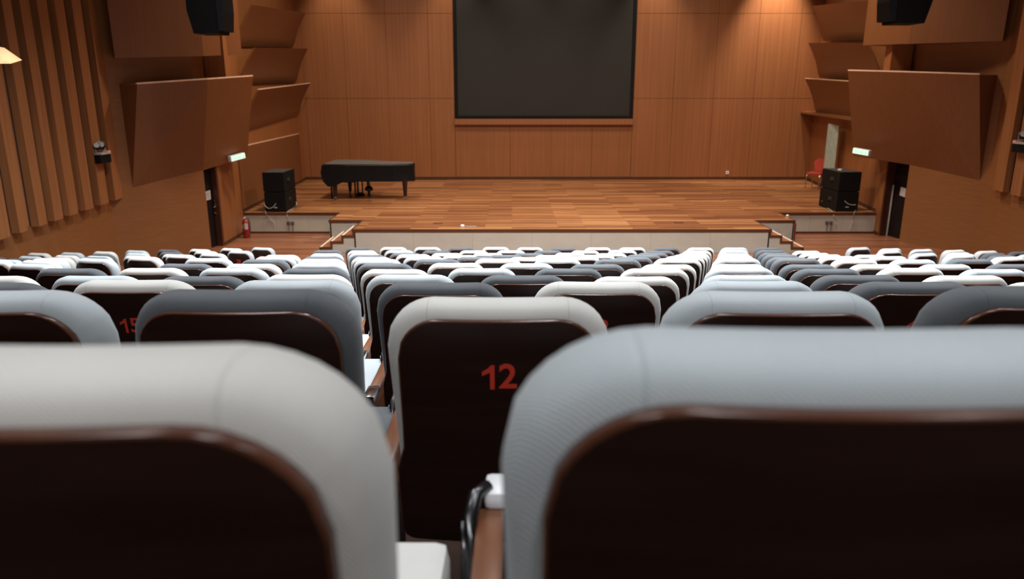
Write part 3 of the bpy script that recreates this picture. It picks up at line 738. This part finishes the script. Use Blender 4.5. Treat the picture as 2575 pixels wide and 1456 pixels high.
# cables
def cable(label, pts, mat, r=0.008):
    ps = [Vector(p) for p in pts]; o0 = ps[0]
    # smooth with catmull-rom
    out = []
    for i in range(len(ps) - 1):
        a, b, c_, d_ = ps[max(i - 1, 0)], ps[i], ps[i + 1], ps[min(i + 2, len(ps) - 1)]
        for s_ in range(6):
            t = s_ / 6; out.append(0.5 * ((2 * b) + (-a + c_) * t + (2 * a - 5 * b + 4 * c_ - d_) * t * t + (-a + 3 * b - 3 * c_ + d_) * t ** 3))
    out.append(ps[-1])
    o = MB().tube([p - o0 for p in out], r, 6).ob('speaker_cable', mat, smooth=True, loc=tuple(o0))
    return tag(o, label, 'cable')
yf = 17.90
cable('pale looped cable at the back of the left lower loudspeaker', [at(694, 512, Y=yf), at(686, 521, Y=yf - .02), at(676, 524, Y=yf - .02), at(668, 519, Y=yf - 0.02), at(665, 514, Y=yf + 0.03)], M['cable'])
cable('pale cable dropping over the stage edge beside the left loudspeakers', [at(745, 508, Y=18.45), at(745, 516, Y=18.2), at(736, 524, Z=H + 0.015), at(724, 532, Z=H + 0.015), at(722, 541, Y=YR - 0.02), at(727, 556, Y=YR - 0.02)], M['cable'])
cable('short pale cable under the left loudspeaker, over the fascia', [at(667, 528, Z=H + 0.02), at(668, 536, Z=H + 0.015), at(674, 545, Y=YR - 0.025), at(692, 563, Y=YR - 0.02)], M['cable'])
cable('pale looped cable at the back of the right lower loudspeaker', [at(2124, 505, Y=17.97), at(2130, 511, Y=17.95), at(2140, 515, Y=17.95), at(2152, 515, Y=17.97)], M['cable'])
cable('pale cable dropping over the stage edge at the right loudspeakers', [at(2067, 505, Y=18.6), at(2068, 513, Z=H + 0.02), at(2080, 523, Z=H + 0.015), at(2090, 529, Z=H + 0.015), at(2096, 541, Y=YR - 0.02), at(2104, 556, Y=YR - 0.02)], M['cable'])
cable('short pale cable under the right loudspeaker, over the fascia', [at(2155, 526, Z=H + 0.02), at(2148, 535, Z=H + 0.015), at(2146, 552, Y=YR - 0.02), at(2138, 575, Y=YR - 0.02)], M['cable'])
# outlet boxes on the recess fascia with their drop wires
def outlet(label, px, py, twin, g='fascia outlet boxes'):
    p_ = at(px, py, Y=YR); t = thing('outlet_box', label, 'socket', tuple(p_), 0, g)
    for q_ in ((-0.05, 0.05) if twin else (0.0,)):
        MB().box(q_ - 0.038, q_ + 0.038, -0.03, 0.0, -0.035, 0.04).ob('outlet', M['darkcable'], t, bevel=0.006)
        MB().tube([(q_, -0.02, -0.03), (q_ + 0.01, -0.03, -0.06), (q_ + 0.004, -0.02, -p_.z + 0.06)], 0.007, 6).ob('drop_wire', M['darkcable'], t, smooth=True)
        MB().tube([(q_ - 0.02, -0.03, 0.02), (q_, -0.05, -0.01), (q_ + 0.025, -0.03, 0.02)], 0.006, 6).ob('plug_lead', M['darkcable'], t, smooth=True)
outlet('twin dark outlet boxes on the left cream fascia', 731, 561, True)
outlet('twin dark outlet boxes on the right cream fascia', 2084, 560, True)

# hanging speakers
def hanging(label, px0, px1, pyb, Y, sgn):
    a = at(px0, pyb, Y=Y); b = at(px1, pyb, Y=Y)
    cx = (a.x + b.x) / 2; wd = b.x - a.x
    t = thing('hanging_speaker', label, 'speaker', (cx, Y, a.z), 0, 'hanging loudspeakers')
    hw = wd / 2; ht = 1.15
    # cabinet: plan polygon, lower part tapering to the bottom
    pl0 = [(-hw * 0.78, 0.0), (hw * 0.55, 0.0), (hw * 0.62, 0.5), (-hw * 0.72, 0.5)]
    pl1 = [(-hw, -0.03), (hw * 0.62, -0.03), (hw * 0.70, 0.6), (-hw, 0.6)]
    f = 1 if sgn < 0 else -1
    P0 = [(x * f, y) for x, y in pl0]; P1 = [(x * f, y) for x, y in pl1]
    mb = MB(); mb.add([(x, y, 0) for x, y in P0] + [(x, y, 0.36) for x, y in P1] + [(x, y, ht) for x, y in P1],
                      [(0, 1, 2, 3), (8, 9, 10, 11)] + [(i, (i + 1) % 4, 4 + (i + 1) % 4, 4 + i) for i in range(4)] + [(4 + i, 4 + (i + 1) % 4, 8 + (i + 1) % 4, 8 + i) for i in range(4)])
    mb.ob('cabinet', M['black'], t)
    wing = [(hw * 0.60, 0.03), (hw * 0.86, 0.05), (hw * 0.90, 0.5), (hw * 0.62, 0.5)]
    wi2 = [(hw * 0.62, 0.02), (hw * 1.0, 0.05), (hw * 1.0, 0.5), (hw * 0.62, 0.5)]
    mb = MB(); mb.add([(x * f, y, 0.05) for x, y in wing] + [(x * f, y, 0.36) for x, y in wi2] + [(x * f, y, ht) for x, y in wi2],
                      [(0, 1, 2, 3), (8, 9, 10, 11)] + [(i, (i + 1) % 4, 4 + (i + 1) % 4, 4 + i) for i in range(4)] + [(4 + i, 4 + (i + 1) % 4, 8 + (i + 1) % 4, 8 + i) for i in range(4)])
    mb.ob('front_grille', M['grille'], t)
    MB().tube([(0, 0.25, ht), (0, 0.25, 8.6 - a.z)], 0.02, 8).ob('hanging_rod', M['bracket'], t)
    MB().box(-hw * 0.7, hw * 0.7, 0.2, 0.3, ht, ht + 0.05).ob('bracket', M['bracket'], t)
hanging('black loudspeaker hanging before the upper left box', 477, 566, 84, 13.0, -1)
hanging('black loudspeaker hanging before the upper right box', 2233, 2336, 58, 13.6, 1)

# exit signs
def exit_sign(label, c4, Y0, Y1):
    """c4: near-lower, far-lower, far-upper, near-upper pixels of the lit face; Y of near and far end"""
    pts = [at(c4[0][0], c4[0][1], Y=Y0), at(c4[1][0], c4[1][1], Y=Y1), at(c4[2][0], c4[2][1], Y=Y1), at(c4[3][0], c4[3][1], Y=Y0)]
    ctr = sum(pts, Vector()) / 4
    xdir = ((pts[1] - pts[0]) + (pts[2] - pts[3])); wd = xdir.length / 2; xdir.z = xdir.z; xdir.normalize()
    if xdir.x < 0: xdir = -xdir
    hgt = ((pts[3] - pts[0]).length + (pts[2] - pts[1]).length) / 2
    zd = Vector((0, 0, 1)); yd = zd.cross(xdir).normalized(); zd = xdir.cross(yd).normalized()
    m = Matrix((xdir, yd, zd)).transposed().to_4x4(); m.translation = ctr
    t = thing('exit_sign', label, 'exit sign', (0, 0, 0), 0, 'lit exit signs'); t.matrix_world = m
    MB().box(-wd / 2 - 0.01, wd / 2 + 0.01, 0.012, 0.09, -hgt / 2 - 0.01, hgt / 2 + 0.012).ob('housing', M['capwhite'], t, bevel=0.006)
    MB().box(-wd / 2, wd / 2, 0.0, 0.012, -hgt / 2, hgt / 2).ob('lit_panel', M['greenlit'], t)
    cu = bpy.data.curves.new('tmptxt', 'FONT'); cu.body = 'KELUAR'; cu.size = hgt * 0.62; cu.align_x = 'CENTER'; cu.align_y = 'CENTER'; cu.extrude = 0.001
    to = bpy.data.objects.new('tmptxt', cu); COL.objects.link(to); me = bpy.data.meshes.new_from_object(to); bpy.data.objects.remove(to)
    wt = max(v.co.x for v in me.vertices) - min(v.co.x for v in me.vertices)
    me.transform(Matrix.Translation((-wd * 0.10, -0.002, 0)) @ Matrix.Rotation(R(90), 4, 'X') @ Matrix.Diagonal((wd * 0.60 / wt, 1, 1, 1)))
    me.materials.clear(); me.materials.append(M['green']); inst('lettering', me, t)
    # walking figure mark
    fg = MB(); x = wd * 0.36; s = hgt
    fg.lathe([(0.001, -0.001), (s * 0.08, -0.001), (s * 0.08, 0.001), (0.001, 0.001)], 10, (0, 0, 0)); fg.v = [(a + x, -0.002 + c_, b + s * 0.27) for a, b, c_ in fg.v]
    for seg in ([(0, .17), (-.03, -.05)], [(-.03, -.05), (.10, -.18), (.08, -.36)], [(-.03, -.05), (-.10, -.2), (-.2, -.3)], [(0, .12), (.13, .02)], [(0, .12), (-.14, .03)]):
        fg.tube([(x + a * s, -0.002, b * s) for a, b in seg], s * 0.045, 5)
    fg.ob('figure_mark', M['green'], t)
    return t
exit_sign('lit green exit sign under the left veneered box', [(583, 406), (616, 397), (617, 385), (582, 394)], 16.55, 16.95)
exit_sign('lit green exit sign under the right veneered box', [(2182, 391), (2145, 385), (2144, 372), (2183, 380)], 17.25, 17.65)

# emergency lamps on the slatted walls
def emergency(label, px, py, XW, sgn):
    p_ = at(px, py, X=XW - sgn * 0.155)
    t = thing('emergency_light', label, 'lamp', tuple(p_), 0, 'emergency lights')
    s = -sgn
    MB().box(min(0, s * 0.11), max(0, s * 0.11), -0.19, 0.19, -0.16, 0.0).ob('battery_box', M['black'], t, bevel=0.008)
    MB().box(min(0, s * 0.125), max(0, s * 0.125), -0.16, 0.17, 0.0, 0.035).ob('label_strip', M['cable'], t)
    MB().box(min(0, s * 0.13), max(0, s * 0.13), 0.08, 0.16, 0.02, 0.06).ob('indicator', M['pinkled'], t)
    for yy in (-0.075, 0.085):
        h_ = MB().lathe([(0.005, 0.0), (0.05, 0.01), (0.062, 0.05), (0.06, 0.10), (0.01, 0.11)], 14).ob('lamp_head', M['black'], t, smooth=True)
        h_.location = (s * 0.02, yy, 0.12); h_.rotation_euler = (R(60), 0, R(25) * s)
        g_ = MB().lathe([(0.004, -0.012), (0.045, -0.004), (0.05, 0.004), (0.004, 0.006)], 14).ob('lens', M['lens'], h_, smooth=True)
        g_.location = (0, 0, 0.112)
    MB().tube([(s * 0.03, -0.16, 0.03), (s * 0.03, -0.16, 0.2), (s * 0.03, 0.0, 0.24), (s * 0.03, 0.16, 0.2), (s * 0.03, 0.16, 0.03)], 0.008, 6).ob('wire_guard', M['cable'], t, smooth=True)
emergency('black twin-head emergency light on the left slatted wall', 250, 388, WL, -1)
emergency('black twin-head emergency light at the right edge, slatted wall', 2577, 362, WR, 1)

# fire extinguishers
def extinguisher(label, x, y, rz):
    t = thing('fire_extinguisher', label, 'extinguisher', (x, y, 0), rz, 'fire extinguishers')
    MB().lathe([(0.075, 0.0), (0.082, 0.015), (0.082, 0.36), (0.07, 0.41), (0.035, 0.44), (0.028, 0.455), (0.004, 0.456)], 20).ob('cylinder', M['redpaint'], t, smooth=True)
    for a0, a1, z0, z1 in ((200, 245, 0.235, 0.335), (265, 320, 0.215, 0.36)):
        vs_ = []; n_ = 6
        for i in range(n_ + 1):
            a = R(a0 + (a1 - a0) * i / n_)
            for z in (z0, z1): vs_.append((0.0838 * math.cos(a), 0.0838 * math.sin(a), z))
            for z in (z0, z1): vs_.append((0.0815 * math.cos(a), 0.0815 * math.sin(a), z))
        fs = []
        for i in range(n_):
            b = i * 4; fs += [(b, b + 4, b + 5, b + 1), (b + 2, b + 3, b + 7, b + 6)]
        MB().add(vs_, fs).ob('label_patch', M['paper'], t)
    v_ = MB(); v_.lathe([(0.02, 0.455), (0.022, 0.49), (0.01, 0.495)], 10); v_.ob('valve', M['steel'], t, smooth=True)
    MB().hexa([(-0.015, -0.10, 0.475), (0.015, -0.10, 0.475), (0.015, 0.02, 0.485), (-0.015, 0.02, 0.485), (-0.015, -0.10, 0.483), (0.015, -0.10, 0.483), (0.015, 0.02, 0.497), (-0.015, 0.02, 0.497)]).ob('lever', M['pinkled'], t)
    MB().tube([(0.02, 0, 0.47), (0.08, 0.0, 0.45), (0.10, 0, 0.34), (0.095, 0, 0.15)], 0.009, 6).ob('hose', M['rubber'], t, smooth=True)
extinguisher('red fire extinguisher on the floor at the left recess wall', -6.33, 17.30, 0.0)
extinguisher('red fire extinguisher half hidden behind the right steps', JR - 0.0 + 0.035 - 0.02 + 0.06, 17.05, 2.4)

# small things on the stage
def floor_plate(label, px, py):
    p_ = at(px, py, Z=H); t = thing('floor_box', label, 'floor box', (p_.x, p_.y, H), 0, 'stage floor boxes')
    MB().box(-0.11, 0.11, -0.09, 0.09, 0.0, 0.006).ob('lid', M['steel'], t)
    MB().box(-0.095, 0.095, -0.075, 0.075, 0.006, 0.010).ob('inlay', M['nosing'], t)
floor_plate('dark floor box near the stage front, beside the white mouse-like plug', 1101, 562)
floor_plate('dark floor box near the stage front, towards the right steps', 1708, 561)
p_ = at(1163, 570, Z=H); t = thing('white_plug', 'small white plug with a trailing lead on the stage front edge', 'plug', (p_.x, p_.y, H))
mb = MB(); mb.lathe([(0.01, 0.0), (0.045, 0.004), (0.05, 0.02), (0.035, 0.042), (0.005, 0.05)], 14); mb.ob('plug_body', M['white'], t, smooth=True)
MB().tube([(0.04, 0.0, 0.012), (0.15, 0.01, 0.008), (0.31, -0.005, 0.008)], 0.008, 6).ob('lead', M['cable'], t, smooth=True)
p_ = at(1980, 544, Z=H); t = thing('bottle_lid', 'small white round cap on the stage edge above the right steps', 'lid', (p_.x, p_.y, H))
MB().lathe([(0.01, 0.0), (0.032, 0.003), (0.036, 0.02), (0.024, 0.038), (0.004, 0.042)], 14).ob('cap_body', M['white'], t, smooth=True)
t = thing('tape_roll', 'small white tape roll on top of the right loudspeaker stack', 'tape', (8.16, 18.45, H + 0.97))
MB().lathe([(0.035, 0.0), (0.052, 0.0), (0.052, 0.03), (0.035, 0.03)], 16).ob('roll', M['white'], t, smooth=True)
# ------------------------------------------------------------------ grand piano under a black cover, keyboard end at the left
px0, yn = at(822, 500, Z=H).x, 20.08
pn = thing('grand_piano', 'black grand piano under a fitted cover at the left of the stage', 'piano', (px0, yn, H))
Lp = at(1040, 445, Y=yn + 0.15).x - px0             # length along x
zt, zb_ = 0.97, 0.49
# plan outline: straight bass side faces the seats, bent side faces the back wall
out = [(0.0, 0.0), (0.45, -0.02), (1.2, 0.0), (1.9, 0.02), (Lp - 0.12, 0.10), (Lp, 0.24), (Lp, 0.50), (Lp - 0.10, 0.68), (Lp - 0.42, 0.86), (1.45, 1.02), (1.05, 1.28), (0.62, 1.45), (0.0, 1.46)]
def ringat(z, grow, jitter=0):
    cx_, cy_ = Lp / 2, 0.7
    return [(x + (grow if x > cx_ else -grow), y + (grow if y > cy_ else -grow), z + (random.uniform(-jitter, jitter) if jitter else 0)) for x, y in out]
mb = MB(); n = len(out)
rings = [ringat(zb_, 0.012, 0.012), ringat(zb_ + 0.18, 0.0), ringat(zt - 0.04, 0.006), ringat(zt, -0.02)]
for rg in rings: mb.v += rg
for r_ in range(3):
    for i in range(n): mb.f.append((r_ * n + i, r_ * n + (i + 1) % n, (r_ + 1) * n + (i + 1) % n, (r_ + 1) * n + i)); mb.mi.append(0)
mb.f.append(tuple(range(n))[::-1]); mb.mi.append(0)
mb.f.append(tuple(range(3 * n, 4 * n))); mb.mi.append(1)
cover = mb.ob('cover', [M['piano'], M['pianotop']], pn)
# folds hanging at the keyboard end
mb = MB(); mb.add([(-0.02, -0.03, 0.95), (-0.07, -0.02, 0.72), (-0.01, -0.03, 0.50), (0.12, -0.04, 0.36), (0.30, -0.04, 0.38), (0.55, -0.03, 0.50), (0.60, -0.02, 0.95),
                   (-0.02, 0.2, 0.95), (-0.07, 0.2, 0.72), (-0.01, 0.2, 0.50), (0.12, 0.2, 0.40), (0.30, 0.2, 0.42), (0.55, 0.2, 0.50), (0.60, 0.2, 0.95)],
                  [(0, 1, 2, 3, 4, 5, 6), (13, 12, 11, 10, 9, 8, 7), (0, 7, 8, 1), (1, 8, 9, 2), (2, 9, 10, 3), (3, 10, 11, 4), (4, 11, 12, 5), (5, 12, 13, 6), (6, 13, 7, 0)])
mb.ob('hanging_flap', M['piano'], pn)
for (x, y) in ((0.28, 0.06), (0.42, 1.30), (Lp - 0.24, 0.12)):
    lg = MB(); lg.lathe([(0.055, 0.08), (0.045, 0.10), (0.060, 0.30), (0.078, 0.56)], 8, (x, y, 0)); o = lg.ob('leg', M['pianoleg'], pn, smooth=True)
    cs = MB(); cs.tube([(x - 0.02, y, 0.04), (x + 0.02, y, 0.04)], 0.04, 10); cs.box(x - 0.035, x + 0.035, y - 0.03, y + 0.03, 0.05, 0.085); cs.ob('caster', M['chrome'], o)
ly = MB(); ly.tube([(1.10, 0.5, 0.58), (1.12, 0.5, 0.30)], 0.045, 8); ly.lathe([(0.02, 0.16), (0.11, 0.20), (0.12, 0.26), (0.06, 0.32), (0.02, 0.33)], 12, (1.12, 0.5, 0)); ly.tube([(1.12, 0.5, 0.2), (1.12, 0.5, 0.02)], [0.035, 0.05], 8)
ly.ob('pedal_lyre', M['pianoleg'], pn, smooth=True)
# bench standing half under the keyboard end
bn = thing('piano_bench', 'dark piano bench under the keyboard end of the covered piano', 'bench', (px0 + 0.06, yn + 0.42, H))
MB().box(0.0, 0.72, 0.0, 0.40, 0.42, 0.465).ob('seat', M['pianoleg'], bn, bevel=0.01)
for x, y in ((0.03, 0.03), (0.36, 0.03), (0.69, 0.03), (0.03, 0.37), (0.69, 0.37)):
    if x == 0.36: continue
    MB().box(x - 0.022, x + 0.022, y - 0.022, y + 0.022, 0.0, 0.42).ob('leg', M['pianoleg'], bn)
st2 = thing('music_stool', 'small dark stool behind the piano bench legs', 'stool', (px0 + 0.78, yn + 1.0, H))
MB().box(-0.16, 0.16, -0.16, 0.16, 0.42, 0.46).ob('seat', M['pianoleg'], st2, bevel=0.01)
for x in (-0.06, 0.06): MB().box(x - 0.018, x + 0.018, -0.018, 0.018, 0.06, 0.42).ob('leg', M['pianoleg'], st2)
MB().lathe([(0.12, 0.0), (0.13, 0.03), (0.08, 0.07), (0.02, 0.08)], 12).ob('base', M['pianoleg'], st2, smooth=True)

# ------------------------------------------------------------------ red banquet chair at the right of the stage
cp = at(2052, 476, Z=H)
ch = thing('banquet_chair', 'red banquet chair with steel legs at the right of the stage', 'chair', (cp.x + 0.04, cp.y + 0.2, H), R(136))
MB().box(-0.22, 0.22, -0.22, 0.22, 0.43, 0.49).ob('seat', M['redfab'], ch, bevel=0.018, smooth=True)
mb = MB(); prf = []
for i in range(11):
    a = PI * i / 10; prf.append((0.20 * math.cos(a), 0.74 + 0.16 * math.sin(a)))
prf += [(-0.13, 0.52), (0.13, 0.52)]
mb.add([(x, -0.20 - (z - 0.5) * 0.18, z) for x, z in prf] + [(x, -0.245 - (z - 0.5) * 0.18, z) for x, z in prf],
       [tuple(range(13)), tuple(range(13, 26))[::-1]] + [(i, (i + 1) % 13, 13 + (i + 1) % 13, 13 + i) for i in range(13)])
mb.ob('backrest', M['redfab'], ch)
for x in (-0.19, 0.19):
    MB().tube([(x * 0.8, -0.235, 0.62), (x, -0.225, 0.45), (x * 1.05, -0.26, 0.0)], 0.014, 8).ob('leg', M['steel'], ch, smooth=True)
    MB().tube([(x, 0.10, 0.44), (x, 0.20, 0.43), (x * 1.02, 0.225, 0.38), (x * 1.05, 0.25, 0.0)], 0.014, 8).ob('leg', M['steel'], ch, smooth=True)
